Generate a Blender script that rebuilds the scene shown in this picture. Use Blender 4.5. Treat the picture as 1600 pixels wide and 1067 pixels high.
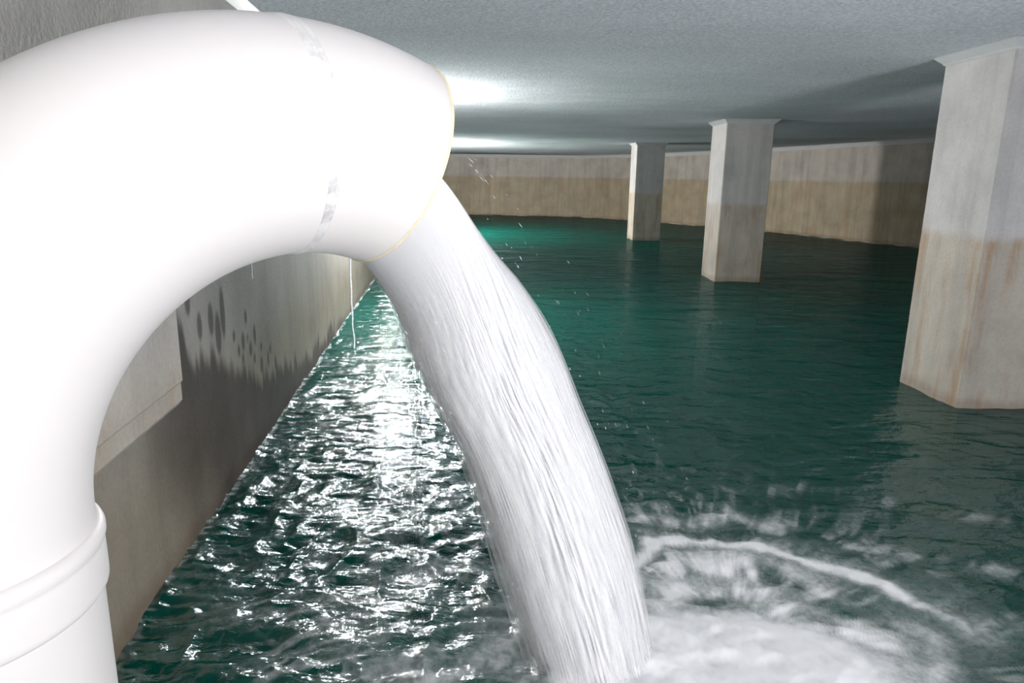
import bpy, bmesh, math, random
import numpy as np
from mathutils import Vector, Matrix
random.seed(7)
RNG = np.random.default_rng(11)
S = bpy.context.scene
C = S.collection
for o in list(bpy.data.objects): bpy.data.objects.remove(o)

# ------------------------------------------------------------------ camera
CAM_H = 1.4
CEIL = 2.204
PITCH, ROLL = 0.2292447, 0.015891
cd = bpy.data.cameras.new('camera'); cam = bpy.data.objects.new('camera', cd); C.objects.link(cam)
cd.sensor_width = 36; cd.lens = 1100.3 / 1600 * 36; cd.clip_start = 0.02; cd.clip_end = 200
rt = Vector((1, 0, 0)); fw = Vector((0, math.cos(PITCH), -math.sin(PITCH))); up = Vector((0, math.sin(PITCH), math.cos(PITCH)))
X = rt * math.cos(ROLL) + up * math.sin(ROLL); Y = up * math.cos(ROLL) - rt * math.sin(ROLL); Z = -fw
cam.matrix_world = Matrix(((X.x, Y.x, Z.x, 0), (X.y, Y.y, Z.y, 0), (X.z, Y.z, Z.z, CAM_H), (0, 0, 0, 1)))
S.camera = cam
# ------------------------------------------------------------------ light
S.view_settings.view_transform = 'Standard'; S.view_settings.look = 'None'
S.view_settings.exposure = 0.0; S.view_settings.gamma = 1.0
try: S.view_settings.use_curve_mapping = False
except Exception: pass
w = bpy.data.worlds.new('world'); S.world = w; w.use_nodes = True
w.node_tree.nodes['Background'].inputs[0].default_value = (0.6, 0.7, 0.8, 1)
w.node_tree.nodes['Background'].inputs[1].default_value = 0.3

def area(name, loc, target, size, power, color=(1, 1, 1), spread=180, shape='DISK'):
    l = bpy.data.lights.new(name, 'AREA'); l.shape = shape; l.size = size; l.energy = power; l.color = color
    l.spread = math.radians(spread)
    o = bpy.data.objects.new(name, l); C.objects.link(o); o.location = loc
    o.rotation_euler = (Vector(target) - Vector(loc)).to_track_quat('-Z', 'Y').to_euler()
    return o
def pointl(name, loc, radius, power, color=(1, 1, 1)):
    l = bpy.data.lights.new(name, 'POINT'); l.shadow_soft_size = radius; l.energy = power; l.color = color
    o = bpy.data.objects.new(name, l); C.objects.link(o); o.location = loc
    return o
area('photo_lamp', (0.8, -0.7, 1.75), (0.1, 2.0, 1.1), 0.6, 27, (1.0, 0.965, 0.95))
area('ceiling_fill', (3.2, -2.6, 0.6), (2.3, .8, 2.2), 1.2, 130, (0.97, 0.955, 1.0), 130)  # unseen fill added behind the camera to brighten the ceiling
pointl('work_lamp', (-1.28, 7.1, 2.04), 0.08, 350, (1.0, 0.985, 0.965))
pointl('work_lamp', (-2.35, 17.6, 1.95), 0.12, 1300, (1.0, 0.96, 0.92))

# ------------------------------------------------------------------ helpers
def prop(o, label=None, cat=None, group=None, kind=None):
    if label: o['label'] = label
    if cat: o['category'] = cat
    if group: o['group'] = group
    if kind: o['kind'] = kind
    return o
def empty(name, loc):
    o = bpy.data.objects.new(name, None); o.empty_display_size = 0.1; C.objects.link(o); o.location = loc
    return o
def mesh_np(name, V, F, mat, parent=None, smooth=True, attrs=None, loc=(0, 0, 0)):
    """V (n,3) world coordinates, F list / array of quads or mixed polys."""
    V = np.asarray(V, dtype=np.float32) - np.asarray(loc, dtype=np.float32)
    me = bpy.data.meshes.new(name)
    if isinstance(F, np.ndarray):
        k = F.shape[1]
        me.vertices.add(len(V)); me.vertices.foreach_set('co', V.ravel())
        me.loops.add(F.size); me.loops.foreach_set('vertex_index', F.astype(np.int32).ravel())
        me.polygons.add(len(F)); me.polygons.foreach_set('loop_start', np.arange(0, F.size, k, dtype=np.int32))
        me.update(calc_edges=True); me.validate()
    else:
        me.from_pydata([tuple(map(float, v)) for v in V], [], F)
    if smooth: me.polygons.foreach_set('use_smooth', np.ones(len(me.polygons), dtype=bool))
    if attrs:
        for k, a in attrs.items():
            at = me.attributes.new(k, 'FLOAT', 'POINT'); at.data.foreach_set('value', np.asarray(a, dtype=np.float32).ravel())
    me.materials.append(mat); me.update()
    o = bpy.data.objects.new(name, me); C.objects.link(o); o.location = loc
    if parent:
        o.parent = parent; o.location = Vector(loc) - parent.location
    return o
def grid_faces(n, m, wrap=False):
    """n rows, m columns; wrap joins the last column to the first"""
    i = np.arange(n - 1)[:, None]; j = np.arange(m if wrap else m - 1)[None, :]
    j2 = (j + 1) % m
    a = i * m + j; b = i * m + j2; c = (i + 1) * m + j2; d = (i + 1) * m + j
    return np.stack([a, b, c, d], -1).reshape(-1, 4)

# numpy noise -----------------------------------------------------
_T = RNG.random((256, 256)).astype(np.float32)
def vnoise(x, y):
    xi = np.floor(x).astype(np.int64); yi = np.floor(y).astype(np.int64)
    fx = x - xi; fy = y - yi
    fx = fx * fx * fx * (fx * (fx * 6 - 15) + 10); fy = fy * fy * fy * (fy * (fy * 6 - 15) + 10)
    a = _T[xi & 255, yi & 255]; b = _T[(xi + 1) & 255, yi & 255]
    c = _T[xi & 255, (yi + 1) & 255]; d = _T[(xi + 1) & 255, (yi + 1) & 255]
    return (a * (1 - fx) + b * fx) * (1 - fy) + (c * (1 - fx) + d * fx) * fy
def fbm(x, y, o=4, g=.5, l=2.03):
    s = 0; a = 1; t = 0
    for k in range(o):
        s = s + a * vnoise(x + 17.3 * k, y - 9.1 * k); t += a; a *= g; x = x * l; y = y * l
    return s / t
def sst(a, b, x):
    t = np.clip((x - a) / (b - a), 0, 1); return t * t * (3 - 2 * t)

# node helpers ----------------------------------------------------
def newmat(name):
    m = bpy.data.materials.new(name); m.use_nodes = True
    nt = m.node_tree; nt.nodes.clear()
    return m, nt
def N(nt, t, **kw):
    n = nt.nodes.new(t)
    for k, v in kw.items():
        if k.startswith('i_'):
            n.inputs[k[2:].replace('_', ' ')].default_value = v
        else: setattr(n, k, v)
    return n
def noise(nt, vec, scale, detail=4, rough=.55, mapscale=None, dist=0):
    if mapscale:
        mp = N(nt, 'ShaderNodeMapping'); mp.inputs['Scale'].default_value = mapscale
        nt.links.new(vec, mp.inputs['Vector']); vec = mp.outputs[0]
    n = N(nt, 'ShaderNodeTexNoise'); n.inputs['Scale'].default_value = scale
    n.inputs['Detail'].default_value = detail; n.inputs['Roughness'].default_value = rough
    n.inputs['Distortion'].default_value = dist
    nt.links.new(vec, n.inputs['Vector'])
    return n.outputs['Fac']
def ramp(nt, fac, stops):
    r = N(nt, 'ShaderNodeValToRGB'); e = r.color_ramp.elements
    while len(e) < len(stops): e.new(.5)
    for el, (p, c) in zip(e, stops):
        el.position = p; el.color = (c, c, c, 1) if isinstance(c, (int, float)) else (*c, 1)
    nt.links.new(fac, r.inputs[0]); return r.outputs[0]
def mixc(nt, fac, a, b, mode='MIX'):
    m = N(nt, 'ShaderNodeMix', data_type='RGBA', blend_type=mode)
    for s, v in ((0, fac), (6, a), (7, b)):
        if hasattr(v, 'links') or isinstance(v, bpy.types.NodeSocket): nt.links.new(v, m.inputs[s])
        elif isinstance(v, (int, float)) : m.inputs[s].default_value = v if s == 0 else (v, v, v, 1)
        else: m.inputs[s].default_value = (*v, 1)
    return m.outputs[2]
def mth(nt, op, a, b=0, clamp=False):
    m = N(nt, 'ShaderNodeMath', operation=op); m.use_clamp = clamp
    for s, v in ((0, a), (1, b)):
        if isinstance(v, bpy.types.NodeSocket): nt.links.new(v, m.inputs[s])
        else: m.inputs[s].default_value = v
    return m.outputs[0]
def bump(nt, h, strength, dist, prev=None):
    b = N(nt, 'ShaderNodeBump'); b.inputs['Strength'].default_value = strength; b.inputs['Distance'].default_value = dist
    nt.links.new(h, b.inputs['Height'])
    if prev: nt.links.new(prev, b.inputs['Normal'])
    return b.outputs[0]
def finish(nt, shader, vol=None):
    o = N(nt, 'ShaderNodeOutputMaterial'); nt.links.new(shader, o.inputs['Surface'])
    if vol: nt.links.new(vol, o.inputs['Volume'])

def concrete(name, upper, lower, tide, soft=.06, rust=.4, streak=.35, wet_shade_attr=None, blot=.5, rough=.6, spec=.4):
    m, nt = newmat(name)
    geo = N(nt, 'ShaderNodeNewGeometry').outputs['Position']
    sep = N(nt, 'ShaderNodeSeparateXYZ'); nt.links.new(geo, sep.inputs[0]); z = sep.outputs[2]
    jag = noise(nt, geo, 3.0, 4, .6, (1, 1, .5))
    zz = mth(nt, 'ADD', z, mth(nt, 'MULTIPLY', mth(nt, 'SUBTRACT', jag, .5), .10))
    mr = N(nt, 'ShaderNodeMapRange', interpolation_type='SMOOTHSTEP')
    mr.inputs['From Min'].default_value = tide - soft; mr.inputs['From Max'].default_value = tide + soft
    nt.links.new(zz, mr.inputs['Value'])
    base = mixc(nt, mr.outputs[0], lower, upper)
    cloud = noise(nt, geo, 2.3, 6, .62)
    base = mixc(nt, blot, base, ramp(nt, cloud, [(.3, .55), (.5, .95), (.7, 1.25)]), 'MULTIPLY')
    st = noise(nt, geo, 6.0, 4, .6, (1, 1, .07))
    base = mixc(nt, streak, base, ramp(nt, st, [(.36, .28), (.52, 1.0), (.7, 1.12)]), 'MULTIPLY')
    # rust and mineral runs below the tide mark
    rs = noise(nt, geo, 7.0, 4, .65, (1, 1, .16))
    rf = mth(nt, 'MULTIPLY', ramp(nt, rs, [(.5, 0.0), (.68, 1.0)]), mth(nt, 'SUBTRACT', 1.0, mr.outputs[0]))
    base = mixc(nt, mth(nt, 'MULTIPLY', rf, rust), base, (.34, .20, .085))
    wl = N(nt, 'ShaderNodeMapRange', interpolation_type='SMOOTHSTEP')
    wl.inputs['From Min'].default_value = .02; wl.inputs['From Max'].default_value = .10
    wl.inputs['To Min'].default_value = .55; wl.inputs['To Max'].default_value = 0
    nt.links.new(zz, wl.inputs['Value'])
    base = mixc(nt, wl.outputs[0], base, (.62, .5, .42), 'MULTIPLY')
    fine = noise(nt, geo, 60, 3, .6)
    base = mixc(nt, .25, base, ramp(nt, fine, [(.3, .7), (.7, 1.2)]), 'MULTIPLY')
    bs = N(nt, 'ShaderNodeBsdfPrincipled')
    bs.inputs['Specular IOR Level'].default_value = spec
    rgh = rough
    if wet_shade_attr:
        at = N(nt, 'ShaderNodeAttribute', attribute_name=wet_shade_attr).outputs['Fac']
        base = mixc(nt, at, base, (.17, .15, .145), 'MULTIPLY')  # damp tone and painted-in shade darken the wall together
        bs.inputs['Roughness'].default_value = rough
    bs.inputs['Roughness'].default_value = rgh
    nt.links.new(base, bs.inputs['Base Color'])
    nt.links.new(bump(nt, fine, .2, .008, bump(nt, cloud, .12, .04)), bs.inputs['Normal'])
    finish(nt, bs.outputs[0]); return m

M_wall_far = concrete('far_wall_concrete', (.43, .40, .36), (.37, .315, .225), 1.42, .05, .35, .25)
M_wall_left = concrete('side_wall_concrete', (.46, .445, .42), (.345, .30, .235), .62, .35, .08, .15, 'wet_shade', .45)
M_block = concrete('block_concrete', (.66, .62, .57), (.62, .56, .48), .78, .1, .3, .1, None, .4)
M_col = concrete('column_concrete', (.51, .505, .50), (.46, .425, .37), 1.08, .04, .65, .2, None, .45)
M_floor = concrete('floor_concrete', (.35, .33, .3), (.35, .33, .3), -5, .05, .1, .1)

# painted ceiling
def ceiling_mat():
    m, nt = newmat('grey_painted_ceiling')
    geo = N(nt, 'ShaderNodeNewGeometry').outputs['Position']
    sp = noise(nt, geo, 55, 3, .75, (1, 1, 1))
    lo = noise(nt, geo, .55, 3, .5, (.6, 1, 1))
    col = mixc(nt, .75, (.78, .82, .875), ramp(nt, sp, [(.3, .66), (.5, 1.0), (.66, 1.3)]), 'MULTIPLY')
    col = mixc(nt, .5, col, ramp(nt, lo, [(.3, .7), (.7, 1.15)]), 'MULTIPLY')
    bs = N(nt, 'ShaderNodeBsdfDiffuse'); bs.inputs['Roughness'].default_value = .3
    nt.links.new(col, bs.inputs['Color'])
    nt.links.new(bump(nt, sp, .6, .012, bump(nt, lo, .8, .12)), bs.inputs['Normal'])
    finish(nt, bs.outputs[0]); return m
M_ceil = ceiling_mat()
def plain(name, col, rough=.5, spec=.5, var=.15, vs=8, bmp=.0, trans=0):
    m, nt = newmat(name)
    geo = N(nt, 'ShaderNodeNewGeometry').outputs['Position']
    n = noise(nt, geo, vs, 4, .6)
    c = mixc(nt, var, col, ramp(nt, n, [(.3, .7), (.6, 1.1)]), 'MULTIPLY')
    bs = N(nt, 'ShaderNodeBsdfPrincipled'); bs.inputs['Roughness'].default_value = rough
    bs.inputs['Specular IOR Level'].default_value = spec
    nt.links.new(c, bs.inputs['Base Color'])
    if bmp: nt.links.new(bump(nt, n, bmp, .01), bs.inputs['Normal'])
    finish(nt, bs.outputs[0]); return m
M_fillet = plain('pale_grey_paint', (.62, .64, .66), .45)
M_pipe = plain('white_pipe_enamel', (.80, .775, .76), .5, .3, .06, 5, .04)
M_lip = plain('cream_cut_edge', (.90, .80, .58), .5, .4, .35, 20)
M_pipein = plain('pipe_lining', (.55, .53, .5), .4)
def seam_mat():
    m, nt = newmat('weld_seam')
    geo = N(nt, 'ShaderNodeNewGeometry').outputs['Position']
    n = noise(nt, geo, 26, 5, .7)
    n2 = noise(nt, geo, 5, 2, .5)
    f = mth(nt, 'MULTIPLY', ramp(nt, n, [(.42, 0.0), (.60, 1.0)]), ramp(nt, n2, [(.38, .1), (.6, .9)]))
    c = mixc(nt, f, (.86, .85, .84), (.50, .50, .51))
    bs = N(nt, 'ShaderNodeBsdfPrincipled'); bs.inputs['Roughness'].default_value = .5
    nt.links.new(c, bs.inputs['Base Color']); nt.links.new(bump(nt, n, .4, .004), bs.inputs['Normal'])
    finish(nt, bs.outputs[0]); return m
M_seam = seam_mat()

# water of the tank: clear body that absorbs red, milky teal suspension, foam where churned
def water_mat():
    m, nt = newmat('tank_water')
    geo = N(nt, 'ShaderNodeNewGeometry').outputs['Position']
    foam = N(nt, 'ShaderNodeAttribute', attribute_name='foam').outputs['Fac']
    calm = N(nt, 'ShaderNodeAttribute', attribute_name='calm').outputs['Fac']
    n1 = noise(nt, geo, 9, 4, .6, (.75, 1.3, 1), .1)
    n2 = noise(nt, geo, 30, 3, .6, (.7, 1.3, 1), .2)
    nb = bump(nt, n2, .5, .010, bump(nt, n1, .3, .04, bump(nt, noise(nt, geo, 2.4, 3, .55, (.55, 1.5, 1), .2), .45, .16)))
    df = N(nt, 'ShaderNodeBsdfDiffuse'); df.inputs['Color'].default_value = (.0, .080, .061, 1)
    tr = N(nt, 'ShaderNodeBsdfTransparent'); tr.inputs['Color'].default_value = (.80, .95, .90, 1)
    body = N(nt, 'ShaderNodeMixShader'); body.inputs[0].default_value = .70
    nt.links.new(df.outputs[0], body.inputs[2]); nt.links.new(tr.outputs[0], body.inputs[1])
    gl = N(nt, 'ShaderNodeBsdfGlossy'); gl.inputs['Roughness'].default_value = .06
    gl.inputs['Color'].default_value = (.95, .97, 1, 1)
    nt.links.new(nb, gl.inputs['Normal'])
    fr = N(nt, 'ShaderNodeFresnel'); fr.inputs['IOR'].default_value = 1.34; nt.links.new(nb, fr.inputs['Normal'])
    s = N(nt, 'ShaderNodeMixShader'); nt.links.new(mth(nt, 'MULTIPLY', fr.outputs[0], .19), s.inputs[0])
    nt.links.new(body.outputs[0], s.inputs[1]); nt.links.new(gl.outputs[0], s.inputs[2])
    fd = N(nt, 'ShaderNodeBsdfDiffuse'); fd.inputs['Color'].default_value = (.95, .95, .965, 1)
    fn = mth(nt, 'MULTIPLY', mth(nt, 'SUBTRACT', noise(nt, geo, 38, 5, .7), .5), .9)
    fa = mth(nt, 'MULTIPLY', mth(nt, 'MULTIPLY', foam, mth(nt, 'SUBTRACT', 1.0, foam)), 4.0)
    ff = mth(nt, 'ADD', foam, mth(nt, 'MULTIPLY', fn, fa), True)
    s2 = N(nt, 'ShaderNodeMixShader'); nt.links.new(ff, s2.inputs[0])
    nt.links.new(s.outputs[0], s2.inputs[1]); nt.links.new(fd.outputs[0], s2.inputs[2])
    va = N(nt, 'ShaderNodeVolumeAbsorption'); va.inputs['Color'].default_value = (.22, .80, .64, 1); va.inputs['Density'].default_value = 3.6
    finish(nt, s2.outputs[0], va.outputs[0]); return m
M_water = water_mat()

def jet_mat(name, alpha):
    """white rushing water; stripes run with the flow (attributes u along, v round)"""
    m, nt = newmat(name)
    u = N(nt, 'ShaderNodeAttribute', attribute_name='flow_u').outputs['Fac']
    cx = N(nt, 'ShaderNodeAttribute', attribute_name='flow_x').outputs['Fac']
    cy = N(nt, 'ShaderNodeAttribute', attribute_name='flow_y').outputs['Fac']
    cb = N(nt, 'ShaderNodeCombineXYZ'); nt.links.new(cx, cb.inputs[0]); nt.links.new(cy, cb.inputs[1])
    nt.links.new(mth(nt, 'MULTIPLY', u, .22), cb.inputs[2])
    n = noise(nt, cb.outputs[0], 9, 5, .65)
    n2 = noise(nt, cb.outputs[0], 34, 3, .6)
    c = mixc(nt, ramp(nt, n, [(.35, 0.0), (.6, 1.0)]), (.93, .94, .965), (.985, .985, .99))
    bs = N(nt, 'ShaderNodeBsdfPrincipled'); bs.inputs['Roughness'].default_value = .45
    bs.inputs['Specular IOR Level'].default_value = .25
    nt.links.new(c, bs.inputs['Base Color'])
    nt.links.new(bump(nt, n2, .035, .002, bump(nt, n, .05, .010)), bs.inputs['Normal'])
    tl = N(nt, 'ShaderNodeBsdfTranslucent'); tl.inputs['Color'].default_value = (.97, .98, 1, 1)
    mx = N(nt, 'ShaderNodeMixShader'); mx.inputs[0].default_value = .32
    nt.links.new(bs.outputs[0], mx.inputs[1]); nt.links.new(tl.outputs[0], mx.inputs[2])
    if not alpha:
        finish(nt, mx.outputs[0]); return m
    if alpha:
        a = N(nt, 'ShaderNodeAttribute', attribute_name='cover').outputs['Fac']
        k = mth(nt, 'MULTIPLY', ramp(nt, n2, [(.36, 0.0), (.66, 1.0)]), a, True)
        nt.links.new(k, bs.inputs['Alpha'])
    finish(nt, bs.outputs[0]); return m
M_jet = jet_mat('rushing_white_water', False)
M_spray = jet_mat('thin_white_spray', True)
def glass_water():
    m, nt = newmat('clear_drip_water')
    gl = N(nt, 'ShaderNodeBsdfPrincipled'); gl.inputs['Base Color'].default_value = (.85, .88, .92, 1)
    gl.inputs['Roughness'].default_value = .12; gl.inputs['Specular IOR Level'].default_value = .8
    tr = N(nt, 'ShaderNodeBsdfTransparent'); s = N(nt, 'ShaderNodeMixShader'); s.inputs[0].default_value = .55
    nt.links.new(tr.outputs[0], s.inputs[1]); nt.links.new(gl.outputs[0], s.inputs[2])
    finish(nt, s.outputs[0]); return m
M_drip = glass_water()

# ------------------------------------------------------------------ tank shell
AW = np.array([-0.097347, 0.995250]); BW = np.array([0.995250, 0.097347]); DW = 0.976306
def wl(s, off=0.0):            # point on the left wall at distance s along it, off = out into the tank
    return -(DW - off) * BW + s * AW
A0 = wl(-3.2); A1 = wl(27.6)
ctrl = [(-3.66, 27.35), (-1.5, 27.1), (0.6, 26.9), (2.4, 26.55), (3.9, 25.3), (5.3, 23.3), (7.3, 20.2), (9.0, 16.0), (10.0, 11.5), (10.4, 6.0), (10.4, 0.0), (10.4, -3.3)]
def catmull(P, n=8):
    P = [np.array(p, float) for p in P]; out = []
    Q = [2 * P[0] - P[1]] + P + [2 * P[-1] - P[-2]]
    for i in range(1, len(Q) - 2):
        for k in range(n):
            t = k / n; a, b, c, d = Q[i - 1:i + 3]
            out.append(.5 * ((2 * b) + (c - a) * t + (2 * a - 5 * b + 4 * c - d) * t * t + (3 * b - a - 3 * c + d) * t ** 3))
    out.append(P[-1]); return np.array(out)
FARW = catmull(ctrl)
def ceil_z(x, y):              # the roof slab rises gently towards the right-hand wall
    return CEIL + 0.036 * 2.0 * np.logaddexp(0, (np.asarray(x, float) - 4.4) / 2.0 * 2) / 2
ZB = -1.7
def wall_strip(name, pts, mat, thick, side, nz=24):
    pts = np.asarray(pts, float); n = len(pts)
    d = np.gradient(pts, axis=0); nn = np.stack([-d[:, 1], d[:, 0]], 1); nn /= np.linalg.norm(nn, axis=1)[:, None]
    outer = pts + nn * thick * side
    top = ceil_z(pts[:, 0], pts[:, 1]) + .03
    V = []
    for P in (pts, outer):
        for k in (0, 1):
            V.append(np.c_[P, np.full(n, ZB - .1) if k == 0 else top])
    V = np.concatenate(V)
    F = []
    for i in range(n - 1):
        a = i; b = i + 1
        F += [(a, b, n + b, n + a), (2 * n + a, 3 * n + a, 3 * n + b, 2 * n + b), (n + a, n + b, 3 * n + b, 3 * n + a), (a, 2 * n + a, 2 * n + b, b)]
    F += [(0, n, 3 * n, 2 * n), (n - 1, 3 * n - 1 - n + 0, 4 * n - 1, 2 * n - 1)] if False else []
    return mesh_np(name, V, F, mat, smooth=False)
o = wall_strip('wall_far', FARW, M_wall_far, .3, 1)
prop(o, 'long curved concrete wall at the far side of the tank, stained brown below', None, kind='structure')
o = wall_strip('wall_back', [(10.5, -3.2), (-1.0, -3.2)], M_wall_far, .3, 1); prop(o, kind='structure')

# left wall: fine inner skin carries the wetting with cast shade painted in, plus thickness
ns, nz = 620, 170
s = np.concatenate([np.linspace(-3.2, 1.2, 30), np.linspace(1.22, 6.2, 500), np.linspace(6.3, 27.7, 90)])
zz = np.concatenate([np.linspace(ZB - .1, -.1, 12), np.linspace(-.08, CEIL + .03, 158)])
SS, ZZ = np.meshgrid(s, zz, indexing='ij')
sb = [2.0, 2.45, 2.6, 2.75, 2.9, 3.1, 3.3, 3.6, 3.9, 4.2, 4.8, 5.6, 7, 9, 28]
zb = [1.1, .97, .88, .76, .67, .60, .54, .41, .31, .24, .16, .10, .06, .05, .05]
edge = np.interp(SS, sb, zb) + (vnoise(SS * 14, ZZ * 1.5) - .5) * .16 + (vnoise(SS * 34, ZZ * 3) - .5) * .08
wet_shade = sst(.05, -.05, ZZ - edge) * sst(2.05, 3.0, SS + (fbm(SS * 2, ZZ * 2) - .5) * .5 - (ZZ < .6) * 0 + (ZZ - .3) * .55)
wet_shade = wet_shade * (.80 + .2 * fbm(SS * 3, ZZ * 3)) * sst(9, 5.5, SS)
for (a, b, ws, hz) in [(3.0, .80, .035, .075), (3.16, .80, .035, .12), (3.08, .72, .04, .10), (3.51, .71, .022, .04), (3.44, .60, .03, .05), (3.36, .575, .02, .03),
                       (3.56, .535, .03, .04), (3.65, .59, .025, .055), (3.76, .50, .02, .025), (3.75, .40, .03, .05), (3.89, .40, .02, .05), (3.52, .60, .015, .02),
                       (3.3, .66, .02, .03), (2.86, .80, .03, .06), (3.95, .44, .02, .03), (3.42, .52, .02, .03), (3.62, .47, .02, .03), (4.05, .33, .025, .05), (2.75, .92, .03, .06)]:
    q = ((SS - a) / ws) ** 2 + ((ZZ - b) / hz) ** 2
    wet_shade = np.maximum(wet_shade, .8 * sst(1.3, .5, q))
nS, nZ = SS.shape
inner = np.stack([-(DW) * BW[0] + SS * AW[0], -(DW) * BW[1] + SS * AW[1], ZZ], -1).reshape(-1, 3)
outer = np.array([[*(wl(a, -.3)), z] for a in (-3.2, 27.7) for z in (ZB - .1, CEIL + .03)])
V = np.concatenate([inner, outer]); F = grid_faces(nS, nZ)
nI = nS * nZ
F = np.concatenate([F, np.array([[nI, nI + 1, nI + 3, nI + 2], [0, nZ - 1, nI + 1, nI], [(nS - 1) * nZ, nI + 2, nI + 3, nS * nZ - 1], [nZ - 1, nS * nZ - 1, nI + 3, nI + 1]])])
o = mesh_np('wall_left', V, F, M_wall_left, smooth=False, attrs={'wet_shade': np.concatenate([wet_shade.ravel(), np.zeros(4)])})
prop(o, kind='structure')

# ceiling slab, floor slab
def room_poly(off=0.0):
    L = [wl(a, off) for a in np.linspace(-3.2, 27.3, 12)]
    Fp = FARW.copy()
    if off:
        d = np.gradient(Fp, axis=0); nn = np.stack([d[:, 1], -d[:, 0]], 1); nn /= np.linalg.norm(nn, axis=1)[:, None]; Fp = Fp + nn * off
    return np.concatenate([np.array(L), Fp[1:]])
def slab(name, mat, ztop, zbot):
    xs = np.linspace(-4.2, 10.9, 60); ys = np.linspace(-3.5, 28, 12)
    XX, YY = np.meshgrid(xs, ys, indexing='ij')
    def layer(z): return np.stack([XX, YY, z(XX, YY)], -1).reshape(-1, 3)
    V = np.concatenate([layer(zbot), layer(ztop)]); n = len(xs) * len(ys); F = grid_faces(len(xs), len(ys))
    r = []; m = len(ys)
    per = [i * m for i in range(len(xs))] + [(len(xs) - 1) * m + j for j in range(1, m)] + [i * m + m - 1 for i in range(len(xs) - 2, -1, -1)] + [j for j in range(m - 2, 0, -1)]
    for a, b in zip(per, per[1:] + per[:1]): r.append([a, b, n + b, n + a])
    return mesh_np(name, V, np.concatenate([F, F + n, np.array(r)]), mat, smooth=False)
o = slab('ceiling', M_ceil, lambda x, y: ceil_z(x, y) + .25, lambda x, y: ceil_z(x, y)); prop(o, kind='structure')
o = slab('floor', M_floor, lambda x, y: np.full(x.shape, ZB), lambda x, y: np.full(x.shape, ZB - .2)); prop(o, kind='structure')

# pale cove where wall meets ceiling
def cove(name, pts, side, sz):
    pts = np.asarray(pts, float); d = np.gradient(pts, axis=0); nn = np.stack([-d[:, 1], d[:, 0]], 1); nn /= np.linalg.norm(nn, axis=1)[:, None]
    n = len(pts); z = ceil_z(pts[:, 0], pts[:, 1])
    a = np.c_[pts + nn * .02 * side, z - sz]; b = np.c_[pts - nn * .004 * side, z - sz]; c = np.c_[pts - nn * sz * side, z - .004]; e = np.c_[pts - nn * sz * side, z + .01]; g = np.c_[pts + nn * .02 * side, z + .01]
    V = np.stack([a, b, c, e, g], 1).reshape(-1, 3)
    F = [tuple(r) for r in grid_faces(n, 5, True)] + [(0, 1, 2, 3, 4), tuple((n - 1) * 5 + k for k in (4, 3, 2, 1, 0))]
    return prop(mesh_np(name, V, F, M_fillet, smooth=False), kind='structure')
cove('trim_1', FARW, 1, .10)
cove('trim_2', [A0, wl(10), A1], 1, .05)

# ------------------------------------------------------------------ block on the left wall
def block():
    s0, s1, z0, z1, pr = .9, 2.345, .655, 1.36, .10
    bm = bmesh.new()
    P = []
    def pt(s, off, z): q = wl(s, off); return bm.verts.new((q[0], q[1], z))
    # profile (off, z) with a slanting drip edge along the bottom
    prof = [(-.02, z0 - .01), (pr - .012, z0 - .012), (pr, z0 + .004), (pr, z0 + .062), (pr + .006, z0 + .07), (pr + .006, z1 - .01), (pr - .004, z1), (-.02, z1)]
    rings = []
    nseg = 40
    for i in range(nseg + 1):
        sv = s0 + (s1 - s0) * i / nseg
        jit = .0006 * math.sin(i * 1.7) + .0006 * math.sin(i * 4.1)
        rings.append([pt(sv, a, b + (jit if k in (1, 2, 3, 4) else 0)) for k, (a, b) in enumerate(prof)])
    for a, b in zip(rings, rings[1:]):
        for k in range(len(prof)):
            k2 = (k + 1) % len(prof); bm.faces.new((a[k], a[k2], b[k2], b[k]))
    bm.faces.new(rings[0][::-1]); bm.faces.new(rings[-1])
    bmesh.ops.recalc_face_normals(bm, faces=bm.faces)
    me = bpy.data.meshes.new('wall_block'); bm.to_mesh(me); bm.free(); me.materials.append(M_block)
    o = bpy.data.objects.new('wall_block', me); C.objects.link(o)
    prop(o, 'pale concrete block standing out from the left wall behind the white pipe', 'concrete block')
block()

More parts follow.
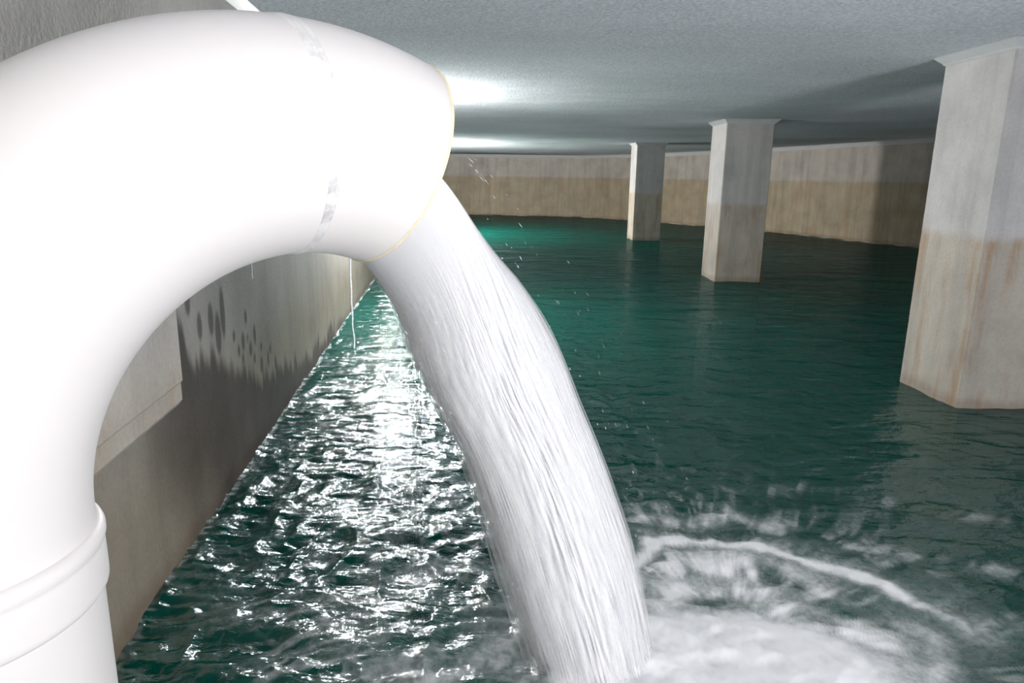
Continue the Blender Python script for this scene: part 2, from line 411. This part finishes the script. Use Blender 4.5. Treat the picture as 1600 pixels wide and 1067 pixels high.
# ------------------------------------------------------------------ columns
YAW = -0.032329; WID = 0.6546
ca = np.array([math.sin(YAW), math.cos(YAW)]); cb_ = np.array([math.cos(YAW), -math.sin(YAW)])
def column(fx, fy, label):
    ctr = np.array([fx, fy]) + (ca + cb_) * WID / 2
    root = empty('concrete_column', (ctr[0], ctr[1], ZB)); prop(root, label, 'column', 'square concrete columns standing in the tank')
    h = WID / 2; c = .009
    ring = [(-h + c, -h), (h - c, -h), (h, -h + c), (h, h - c), (h - c, h), (-h + c, h), (-h, h - c), (-h, -h + c)]
    zt = float(ceil_z(*ctr))
    zs = np.concatenate([np.linspace(ZB, -.1, 4), np.linspace(0, zt + .01, 26)])
    V = []
    for z in zs:
        for a, b in ring:
            wob = .0012 * math.sin(z * 31 + a * 9) + .001 * math.sin(z * 77 + b * 7)
            P = ctr + cb_ * a * (1 + wob) + ca * b * (1 + wob); V.append((*P, z))
    n = len(ring); F = [tuple(r) for r in grid_faces(len(zs), n, True)] + [tuple(range(n))[::-1], tuple((len(zs) - 1) * n + k for k in range(n))]
    mesh_np('shaft', V, F, M_col, root, smooth=False)
    V = []; cz = .055
    for ex, z in ((-.012, zt - cz - .01), (.004, zt - cz), (.012, zt - cz + .012), (cz, zt - .003), (cz, zt + .01), (-.012, zt + .01)):
        g = h + ex
        for a, b in ((-g, -g), (g, -g), (g, g), (-g, g)):
            P = ctr + cb_ * a + ca * b; V.append((*P, z))
    F = [tuple(r) for r in grid_faces(6, 4, True)] + [(20, 21, 1, 0)] * 0
    F += [(20 + k, 20 + (k + 1) % 4, (k + 1) % 4, k) for k in range(4)]
    f = mesh_np('top_fillet', V, F, M_fillet, root, smooth=False); f['label'] = 'pale grey flared band where the column meets the ceiling'
column(2.8532, 4.3007, 'nearest concrete column, at the right edge, with rust runs above the water')
column(2.8719, 9.9816, 'middle concrete column, square, standing in the water between the other two')
column(2.7892, 16.6992, 'farthest and smallest concrete column, its front face in shadow')

# ------------------------------------------------------------------ discharge pipe
AZ = 0.7322469; RB = 0.553311; PR = 0.195
PB = np.array([-0.79983, 0.88828, 0.90458])
H2 = np.array([math.cos(AZ), math.sin(AZ), 0]); UZ = np.array([0, 0, 1.])
def st(t):
    cen = PB + RB * H2
    c = cen - H2 * RB * math.cos(t) + UZ * RB * math.sin(t)
    T = H2 * math.sin(t) + UZ * math.cos(t); Nn = -H2 * math.cos(t) + UZ * math.sin(t)
    return c, T, Nn, np.cross(T, Nn)
def tube(stations, radii, nseg=128, closed=False):
    a = np.linspace(0, 2 * np.pi, nseg, endpoint=False); V = []
    for (c, T, Nn, B), r in zip(stations, radii):
        V.append(c + r * (np.outer(np.cos(a), Nn) + np.outer(np.sin(a), B)))
    return np.concatenate(V), grid_faces(len(stations), nseg, True)
def shell(name, ts, r_out, r_in, mat, parent, closed=True):
    st_o = [st(t) if not isinstance(t, tuple) else t for t in ts]
    allst = st_o + st_o[::-1]; rad = list(r_out) + list(r_in)[::-1]
    allst.append(allst[0]); rad.append(rad[0])
    V, F = tube(allst, rad)
    n = 128; k = len(allst) - 1
    V = V[:k * n]; F = F % (k * n)
    return mesh_np(name, V, F, mat, parent)
T_SEAM, T_END = 1.539, 1.9207
pipe = empty('discharge_pipe', (PB[0], PB[1], ZB))
prop(pipe, 'large white gooseneck pipe rising at the left and pouring water into the tank', 'pipe')
def vert(z): c, T, Nn, B = st(0); return (np.array([PB[0], PB[1], z]), T, Nn, B)
ts = [vert(.868), vert(.885)] + list(np.linspace(0, T_SEAM, 72))
mesh_e = shell('elbow', ts, [PR] * len(ts), [PR - .012] * len(ts), M_pipe, pipe)
ts = list(np.linspace(T_SEAM + .004, T_END, 24))
shell('outlet_section', ts, [PR] * (len(ts) - 1) + [PR - .001], [PR - .012] * len(ts), M_pipe, pipe)
ts = list(np.linspace(T_SEAM - .020, T_SEAM + .024, 15))
prof = [-.001, .0012, .0016, .0012, .0008, .0004, .0012, .003, .0014, .0004, .0008, .0012, .0016, .0012, -.001]
shell('weld_seam', ts, [PR + k * .8 for k in prof], [PR - .004] * len(ts), M_seam, pipe)['label'] = 'scuffed grey weld seam round the white pipe'
ts = list(np.linspace(T_END - .004, T_END + .008, 4))
shell('outlet_rim', ts, [PR + .0006, PR + .0016, PR + .0012, PR - .002], [PR - .014] * 4, M_lip, pipe)['label'] = 'cream coloured cut edge of the outlet'
# coupling sleeve on the riser
zs = [.786, .788, .793, .800, .83, .852, .856, .860, .866, .874, .880, .884, .886]
ro = [.1955, .200, .2032, .2036, .2036, .2032, .2024, .2036, .2062, .2062, .204, .200, .1955]
shell('coupling_sleeve', [vert(z) for z in zs], ro, [PR - .002] * len(zs), M_pipe, pipe)
zs = np.linspace(ZB, .868, 30)
shell('riser', [vert(z) for z in zs], [PR] * 30, [PR - .012] * 30, M_pipe, pipe)

# ------------------------------------------------------------------ water jet
mc, mT, mN, mB = st(T_END)
V0 = np.array([1.28140, 1.34377, -1.40879]); G = np.array([0, 0, -9.81])
TT = .422
P0 = mc + np.array([0, 0, -.104])
def jet_center(t): return P0 + V0 * t + .5 * G * t * t
def jet_frame(t):
    D = V0 + G * t; D = D / np.linalg.norm(D); B = mB; Nn = np.cross(B, D); Nn /= np.linalg.norm(Nn); return D, Nn, B
rk = [.116, .1494, .1482, .1695, .1632]
LEVEL = -.025
def jet_shell(nt_, na, grow, attr_cover=None, t0=0.0, seed=0, tend=TT, amp=1.0):
    a = np.linspace(0, 2 * np.pi, na, endpoint=False)
    # start section: round mouth, filled up to LEVEL
    a0 = np.minimum(np.cos(a) * (PR - .013), LEVEL + .01 * np.sin(a * 2)); b0 = np.sin(a) * (PR - .013)
    S0 = mc + np.outer(a0, mN) + np.outer(b0, mB)
    V = []; U = []; FX = []; FY = []; CO = []
    pre = [] if t0 > 0 else [-.03, -.02, -.01]
    tsj = np.concatenate([pre, np.linspace(t0, tend, nt_)])
    for t in tsj:
        if t < 0:
            c, T_, Nn, B = st(T_END + t * 6)
            P = c + np.outer(a0, Nn) + np.outer(b0, B)
        else:
            D, Nn, B = jet_frame(t)
            r = np.interp(t / .4224, [0, .25, .5, .75, 1], rk)
            w_ = float(sst(0, .17, np.array(t)))
            g = grow(t, a)
            lump = 1 + amp * (.008 + .035 * t) * (vnoise(a / (2 * np.pi) * 32 + seed * 13 + 40, np.full(na, 3.0 + t * 3)) - .5) * 2 * np.minimum(1, t * 9)
            lump = lump + amp * .012 * (vnoise(np.cos(a) * 9 + 30 + seed, np.sin(a) * 9 + 40 + t * 6) - .5) * min(1, t * 9)
            R = r * lump * g
            Q = jet_center(t) + np.outer(np.cos(a) * R, Nn) + np.outer(np.sin(a) * R, B)
            S_ = mc + np.outer(a0 * g, mN) + np.outer(b0 * g, mB) + V0 * t + .5 * G * t * t
            P = S_ * (1 - w_) + Q * w_
        V.append(P); U.append(np.full(na, t * 3.5)); FX.append(np.cos(a)); FY.append(np.sin(a)); CO.append(np.full(na, 0.0) if attr_cover is None else attr_cover(t, a))
    n = len(tsj)
    return np.concatenate(V), grid_faces(n, na, True), dict(flow_u=np.concatenate(U), flow_x=np.concatenate(FX), flow_y=np.concatenate(FY), cover=np.concatenate(CO))
jet = empty('water_jet', (.25, 1.9, 0))
prop(jet, 'thick white jet of water falling in an arc from the pipe mouth', 'water')
V, F, A = jet_shell(150, 260, lambda t, a: 1.0 + 0 * a, amp=1.0)
na = 260; n = len(V) // na
Vc = np.concatenate([V, [V[:na].mean(0)], [V[-na:].mean(0)]])
ff = [[na * 0 + (k + 1) % na, k, len(V), len(V)] for k in range(na)]
caps = [(k, (k + 1) % na, len(V)) for k in range(na)] + [((n - 1) * na + (k + 1) % na, (n - 1) * na + k, len(V) + 1) for k in range(na)]
for k_ in A: A[k_] = np.concatenate([A[k_], [A[k_][0], A[k_][-1]]])
mesh_np('stream_core', Vc, [tuple(map(int, r)) for r in F] + caps, M_jet, jet, attrs=A)
for i, (g0, g1, c0) in enumerate([(.008, .05, 1.0), (.018, .11, .75), (.03, .19, .5)]):
    def grow(t, a, g0=g0, g1=g1): return 1 + (g0 + g1 * t / .4 * (1 + .55 * np.cos(a + math.pi))) * min(1, t * 8)
    def cov(t, a, c0=c0): return np.full(len(a), c0 * float(sst(.015, .12, np.array(t))))
    V, F, A = jet_shell(90, 200, grow, cov, t0=.012, seed=i + 1, amp=1.2)
    o = mesh_np('spray_veil', V, F, M_spray, jet, attrs=A)
    o['kind'] = 'stuff'; o['label'] = 'thin streaky spray around the jet'

# ------------------------------------------------------------------ tank water
def water():
    poly = room_poly(-.0)
    poly = np.concatenate([poly, [[10.4, -3.3]]]) if False else poly
    poly = np.vstack([poly, [10.4, -3.2], [-.7, -3.2]])
    # angular samples about the point under the arc, denser where it is churned
    dense = np.radians(np.linspace(-45, 46, 1150)); rest = np.radians(np.linspace(46.4, 314.6, 210))
    th = np.concatenate([dense, rest]); dirs = np.stack([np.sin(th), np.cos(th)], 1)
    A = poly; B = np.roll(poly, -1, 0); E = B - A
    hit = np.full(len(th), 1e9)
    for a, e in zip(A, E):
        den = dirs[:, 0] * e[1] - dirs[:, 1] * e[0]
        with np.errstate(divide='ignore', invalid='ignore'):
            t = (a[0] * e[1] - a[1] * e[0]) / den; u = (a[0] * dirs[:, 1] - a[1] * dirs[:, 0]) / den
        ok = (t > 0) & (u >= -1e-6) & (u <= 1 + 1e-6); hit = np.where(ok, np.minimum(hit, np.where(ok, t, 1e9)), hit)
    nr = 760; v = np.linspace(0, 1, nr)[:, None]
    r0 = .25; R = r0 * ((hit[None, :] + .01) / r0) ** v
    x = R * dirs[None, :, 0]; y = R * dirs[None, :, 1]
    ix, iy = .42, 2.0                       # where the jet strikes
    dx = x - ix; dy = y - iy; d = np.hypot(dx, dy); an = np.arctan2(dy, dx)
    dist = np.hypot(x, y)
    # --- height
    wx = x + .10 * (fbm(x * 2.1, y * 2.1, 3) - .5); wy = y + .12 * (fbm(x * 2.1 + 50, y * 2.1 + 9, 3) - .5)
    def ridg(a, b): return 1 - np.abs(2 * fbm(a, b, 2) - 1) * 2
    chop = sst(7.5, 2.0, d) * (1 - .72 * sst(.5, 1.4, x))
    h = .034 * (fbm(wx * 1.5, wy * 2.6, 3) - .5) + .022 * (fbm(wx * .9 + 7, wy * 3.1 + 3, 4, .6) - .5) + .016 * chop * (ridg(wx * 5.6, wy * 8.4) - .6) + .013 * chop * (fbm(wx * 19, wy * 29, 3) - .5)
    h = h + .010 * (fbm(wx * 3.0 + 30, wy * 6.0, 3) - .5)
    h = h * np.minimum(1, .5 + dist * .2)
    h = h + .010 * np.exp(-((d - .62) / .12) ** 2) + .012 * np.exp(-(d / .28) ** 2) - .012 * np.exp(-((x - .75) ** 2 + (y - 2.2) ** 2) / .012)
    # --- foam
    sw = .10 * (fbm(x * 3 + 8, y * 3, 2) - .5); aa = np.arctan2(dx, dy) + sw + .25 * np.log(d + .05); ld = np.log(d + .05)
    rad = vnoise(aa * 9 + 80, ld * 3 + 40); rad2 = vnoise(aa * 24 + 90, ld * 5 + 50); rad3 = vnoise(aa * 62 + 150, ld * 7 + 60); swirl = fbm(x * 6 + 5, y * 7, 4)
    e_x, e_y = .72, 1.97; ed = np.hypot((x - e_x), (y - e_y)); ean = np.arctan2(y - e_y, x - e_x)
    eb = np.arctan2(x - e_x, y - e_y) + .12 * (fbm(x * 4 + 3, y * 4, 2) - .5); le = np.log(ed + .08)
    er = sst(.25, .75, .6 * vnoise(eb * 5 + 60, le * 4 + 30) + .4 * vnoise(eb * 13 + 20, le * 5 + 30)); er2 = .5 * vnoise(eb * 30 + 90, le * 5 + 70) + .5 * vnoise(eb * 75 + 120, le * 6 + 20)
    wob = .16 * (fbm(x * 4 + 1, y * 4, 4) - .5); f = 1.1 * sst(.07, -.10, y - (2.10 - .42 * np.maximum(0, x - .78)) + wob) * sst(1.45, .95, x + wob) * sst(.0, .22, x + wob) * (.88 + .25 * swirl)
    f = np.maximum(f, .85 * np.exp(-(((x - .30) / .32) ** 2 + ((y - 1.95) / .26) ** 2)))
    f = np.maximum(f, 1.0 * np.exp(-((ed - .25) / .11) ** 2) * (.50 + .4 * er + .25 * er2))
    f = np.maximum(f, .75 * np.exp(-((ed - .40) / .17) ** 2) * (1.15 * er + .5 * er2 - .12))
    f = f * (1 - .8 * np.exp(-(((x - .70 + wob) / .10) ** 2 + ((y - 2.14 + wob) / .035) ** 2))) * (1 - .5 * np.exp(-(((x - .98 + wob) / .05) ** 2 + ((y - 2.05 + wob) / .035) ** 2)))
    arc = np.array([(.30, 2.20), (.468, 2.38), (.54, 2.43), (.603, 2.56), (.76, 2.58), (.925, 2.536), (1.10, 2.44), (1.273, 2.359), (1.36, 2.24), (1.43, 2.12), (1.50, 1.98)])
    def seg(P, px, py):
        best = np.full(px.shape, 1e9)
        for a, b in zip(P[:-1], P[1:]):
            e = b - a; t = np.clip(((px - a[0]) * e[0] + (py - a[1]) * e[1]) / (e @ e), 0, 1)
            best = np.minimum(best, np.hypot(px - a[0] - t * e[0], py - a[1] - t * e[1]))
        return best
    jx = x + .10 * (fbm(x * 5, y * 5, 3) - .5) * 2 * .6; jy = y + .10 * (fbm(x * 5 + 20, y * 5, 3) - .5) * 2 * .6
    ds = seg(arc, jx, jy)
    f = np.maximum(f, (1.35 * np.exp(-(ds / (.032 + .03 * fbm(x * 3, y * 3, 2))) ** 2)) * (.45 + .6 * swirl + .25 * rad3) * sst(1.65, 1.25, x))
    f = np.maximum(f, .45 * np.exp(-(ds / .11) ** 2) * (rad * .5 + rad2 * .5 + rad3 * .3))
    arc2 = np.array([(.52, 2.75), (.75, 2.72), (.95, 2.78), (1.10, 2.66)]); ds2 = seg(arc2, jx, jy)
    f = np.maximum(f, .75 * np.exp(-(ds2 / .04) ** 2) * (.2 + .7 * rad2 + .4 * rad3) * sst(.3, .5, swirl))
    arc4 = np.array([(.86, 2.86), (1.05, 2.74), (1.30, 2.60), (1.6, 2.45), (1.95, 2.32), (2.3, 2.2)]); f = np.maximum(f, .50 * np.exp(-(seg(arc4, jx, jy) / .05) ** 2) * sst(.35, .75, rad2 * .6 + rad3 * .4) * (.3 + swirl))
    arc5 = np.array([(.95, 2.98), (1.3, 3.05), (1.7, 2.95), (2.2, 2.75)]); f = np.maximum(f, .32 * np.exp(-(seg(arc5, jx, jy) / .06) ** 2) * sst(.5, .8, rad2 * .5 + rad3 * .5))
    out = sst(.35, .8, rad3 * .6 + rad2 * .4) * np.exp(-((d - .95) / .35) ** 2) * sst(.42, .68, fbm(x * 3.3 + 70, y * 4, 3)); f = np.maximum(f, .42 * out)
    leftw = sst(.5, .72, fbm(wx * 7 + 9, wy * 16, 4)) * np.exp(-(((x + .25) / .55) ** 2 + ((y - 2.1) / .6) ** 2)); f = np.maximum(f, .38 * leftw)
    arc3 = np.array([(1.20, 1.74), (1.35, 1.93), (1.32, 2.0)]); f = np.maximum(f, .7 * np.exp(-(seg(arc3, jx, jy) / .06) ** 2) * (.4 + .8 * rad))
    # left-hand apron of froth
    L = np.array([(.12, 1.96), (-.02, 1.86), (-.20, 1.74), (-.34, 1.62)]); f = np.maximum(f, .75 * np.exp(-(seg(L, jx, jy) / .055) ** 2) * (.35 + .8 * swirl))
    f = np.maximum(f, .45 * np.exp(-(((x + .12) / .42) ** 2 + ((y - 1.72) / .30) ** 2)) * sst(.35, .8, rad * .5 + swirl * .6) * 1.3)
    # outlying wisps that trail away from the strike
    tang = fbm(an * 5 + 20, d * 9, 4); ww = sst(.56, .74, tang) * sst(.35, .8, rad2) * (.4 + .8 * rad3) * sst(1.7, .7, d) * sst(.35, .6, d)
    f = np.maximum(f, .50 * ww)
    wx2 = x + .25 * (fbm(x * 3, y * 3, 3) - .5); wy2 = y + .25 * (fbm(x * 3 + 7, y * 3 + 3, 3) - .5)
    wh = 1 - np.abs(2 * fbm(wx2 * 4, wy2 * 6, 3) - 1) * 6
    f = np.maximum(f, .34 * np.clip(wh, 0, 1) * sst(.4, .7, fbm(x * 30, y * 40, 2)) * sst(1.5, .7, d) * sst(1.5, .9, x))
    # surf line along the walls
    sl = (hit[None, :] - R); wallside = (x - (-(DW) * BW[0] + y * AW[0]))
    f = np.maximum(f, .6 * sst(.022, .0, wallside + .04 * (vnoise(y * 40, y * 3) - .4)) * (y > 0) * sst(.3, .8, vnoise(y * 75, y * 9 + 2)) * sst(.8, 3.5, y))
    f = np.maximum(f, .8 * sst(.5, .05, sl) * (y > 9) * sst(.35, .65, vnoise(x * 3.0, y * 3)))
    f = np.clip(f, 0, 1); f = f * (1 - .35 * (1 - f)) * (.82 + .36 * fbm(x * 18, y * 18, 3)); f = np.clip(f, 0, 1)
    z = h + .012 * f * (fbm(x * 20, y * 20, 2) - .3)
    z = z + .10 * np.exp(-(((x - .55) / .42) ** 2 + ((y - 1.62) / .22) ** 2)) * 0
    n = len(th); V = np.stack([x, y, z], -1).reshape(-1, 3)
    F = grid_faces(nr, n, True)[:, ::-1]
    hub = np.array([[0, 0, 0.]]); bot = V[-n:].copy(); bot[:, 2] = ZB + .002
    base = len(V)
    V = np.concatenate([V, bot, hub, [[0, 0, ZB + .002]]])
    side = np.array([[(nr - 1) * n + k, base + k, base + (k + 1) % n, (nr - 1) * n + (k + 1) % n] for k in range(n)])[:, ::-1]
    me_faces = np.concatenate([F, side])
    # triangles written as a second pass
    tri = np.array([[base + n, k, (k + 1) % n] for k in range(n)])[:, ::-1]
    tri2 = np.array([[base + n + 1, base + (k + 1) % n, base + k] for k in range(n)])[:, ::-1]
    me = bpy.data.meshes.new('tank_water')
    loops = np.concatenate([me_faces.ravel(), tri.ravel(), tri2.ravel()]).astype(np.int32)
    starts = np.concatenate([np.arange(len(me_faces)) * 4, len(me_faces) * 4 + np.arange(len(tri) + len(tri2)) * 3]).astype(np.int32)
    me.vertices.add(len(V)); me.vertices.foreach_set('co', V.astype(np.float32).ravel())
    me.loops.add(len(loops)); me.loops.foreach_set('vertex_index', loops)
    me.polygons.add(len(starts)); me.polygons.foreach_set('loop_start', starts)
    me.update(calc_edges=True)
    sm = np.zeros(len(starts), dtype=bool); sm[:len(F)] = True; sm[len(me_faces):len(me_faces) + n] = True
    me.polygons.foreach_set('use_smooth', sm)
    at = me.attributes.new('foam', 'FLOAT', 'POINT'); fo = np.zeros(len(V), dtype=np.float32); fo[:base] = f.ravel(); at.data.foreach_set('value', fo)
    me.materials.append(M_water); me.update()
    o = bpy.data.objects.new('tank_water', me); C.objects.link(o)
    prop(o, 'dark green rippled water filling the concrete tank, foaming where the jet lands', 'water', kind='stuff')
water()

# ------------------------------------------------------------------ drips and droplets
def thread(name, x, y, z0, z1, r, label, seed):
    rr = random.Random(seed); n = 60; k = 8; V = []
    for i in range(n + 1):
        t = i / n; z = z0 + (z1 - z0) * t
        R = r * (.55 + .5 * abs(math.sin(i * .9 + seed)) * rr.uniform(.5, 1.3)) * (1 - .3 * t)
        cx = x + (.006 * math.sin(t * 5 + seed) * t + .003 * math.sin(t * 23) * t) * (r / .0026) * .35; cy = y + .001 * math.sin(t * 11 + seed)
        for j in range(k): V.append((cx + R * math.cos(j * math.tau / k), cy + R * math.sin(j * math.tau / k), z))
    F = [tuple(q) for q in grid_faces(n + 1, k, True)] + [tuple(range(k))[::-1], tuple(n * k + j for j in range(k))]
    o = mesh_np(name, V, F, M_drip, None); prop(o, label, 'water'); return o
low = mc - mN * (PR - .004)
thread('water_trickle', low[0] - .012, low[1] - .01, low[2] + .006, low[2] - .175, .0021, 'thin trickle of water hanging from the lowest point of the pipe rim', 3)
s1c, _, s1N, _ = st(T_SEAM + .0)
ql = s1c - s1N * (PR) ; thread('water_trickle', ql[0] - .05, ql[1] - .05, ql[2] + .004, ql[2] - .04, .0005, 'faint hair-thin trickle below the weld seam of the pipe', 8)
# flying drops
def droplet_mesh(name, P, D, rad, ln):
    k = 6; V = []
    P = np.array(P); D = np.array(D) / np.linalg.norm(D); a = np.cross(D, [.3, .2, 1]); a /= np.linalg.norm(a); b = np.cross(D, a)
    prof = [(-.5, .0), (-.4, .5), (-.15, .9), (.15, 1), (.38, .7), (.5, .0)]
    for s_, r_ in prof:
        for j in range(k): V.append(P + D * s_ * ln + rad * max(r_, .02) * (a * math.cos(j * math.tau / k) + b * math.sin(j * math.tau / k)))
    F = [tuple(q) for q in grid_faces(len(prof), k, True)]
    return V, F
allV = []; allF = []
rr = random.Random(5)
for i in range(200):
    t = rr.uniform(.06, .40); a = rr.uniform(0, math.tau)
    D, Nn, B = jet_frame(t); r = float(np.interp(t / .4224, [0, .25, .5, .75, 1], rk)) * (1 + abs(rr.gauss(0, .22)) + .03)
    P = jet_center(t) + Nn * math.cos(a) * r + B * math.sin(a) * r
    if P[2] < .03: continue
    V, F = droplet_mesh('', P, D + np.array([rr.gauss(0, .05) for _ in range(3)]), rr.uniform(.0005, .0012), rr.uniform(.003, .012))
    b0 = len(allV); allV += V; allF += [tuple(b0 + q for q in f) for f in F]
# fine drops thrown clear of the pipe mouth
rim = mc + mB * (PR * .9) + mN * .05
for i in range(130):
    t = rr.uniform(.0, .42); sd = rr.choice([-1, 1]); 
    v = V0 * rr.uniform(1.05, 1.5) + mB * sd * rr.uniform(.0, .55) * -1 + np.array([0, 0, rr.uniform(0, .9)])
    P = mc + mB * sd * PR * .6 * -1 + mN * .06 + v * t + .5 * G * t * t
    if P[2] < .03: continue
    V, F = droplet_mesh('', P, v + G * t, rr.uniform(.0002, .0006), rr.uniform(.003, .016))
    b0 = len(allV); allV += V; allF += [tuple(b0 + q for q in f) for f in F]
o = mesh_np('flying_droplets', allV, allF, M_drip, jet); o['kind'] = 'stuff'; o['label'] = 'fine drops flying off the jet'
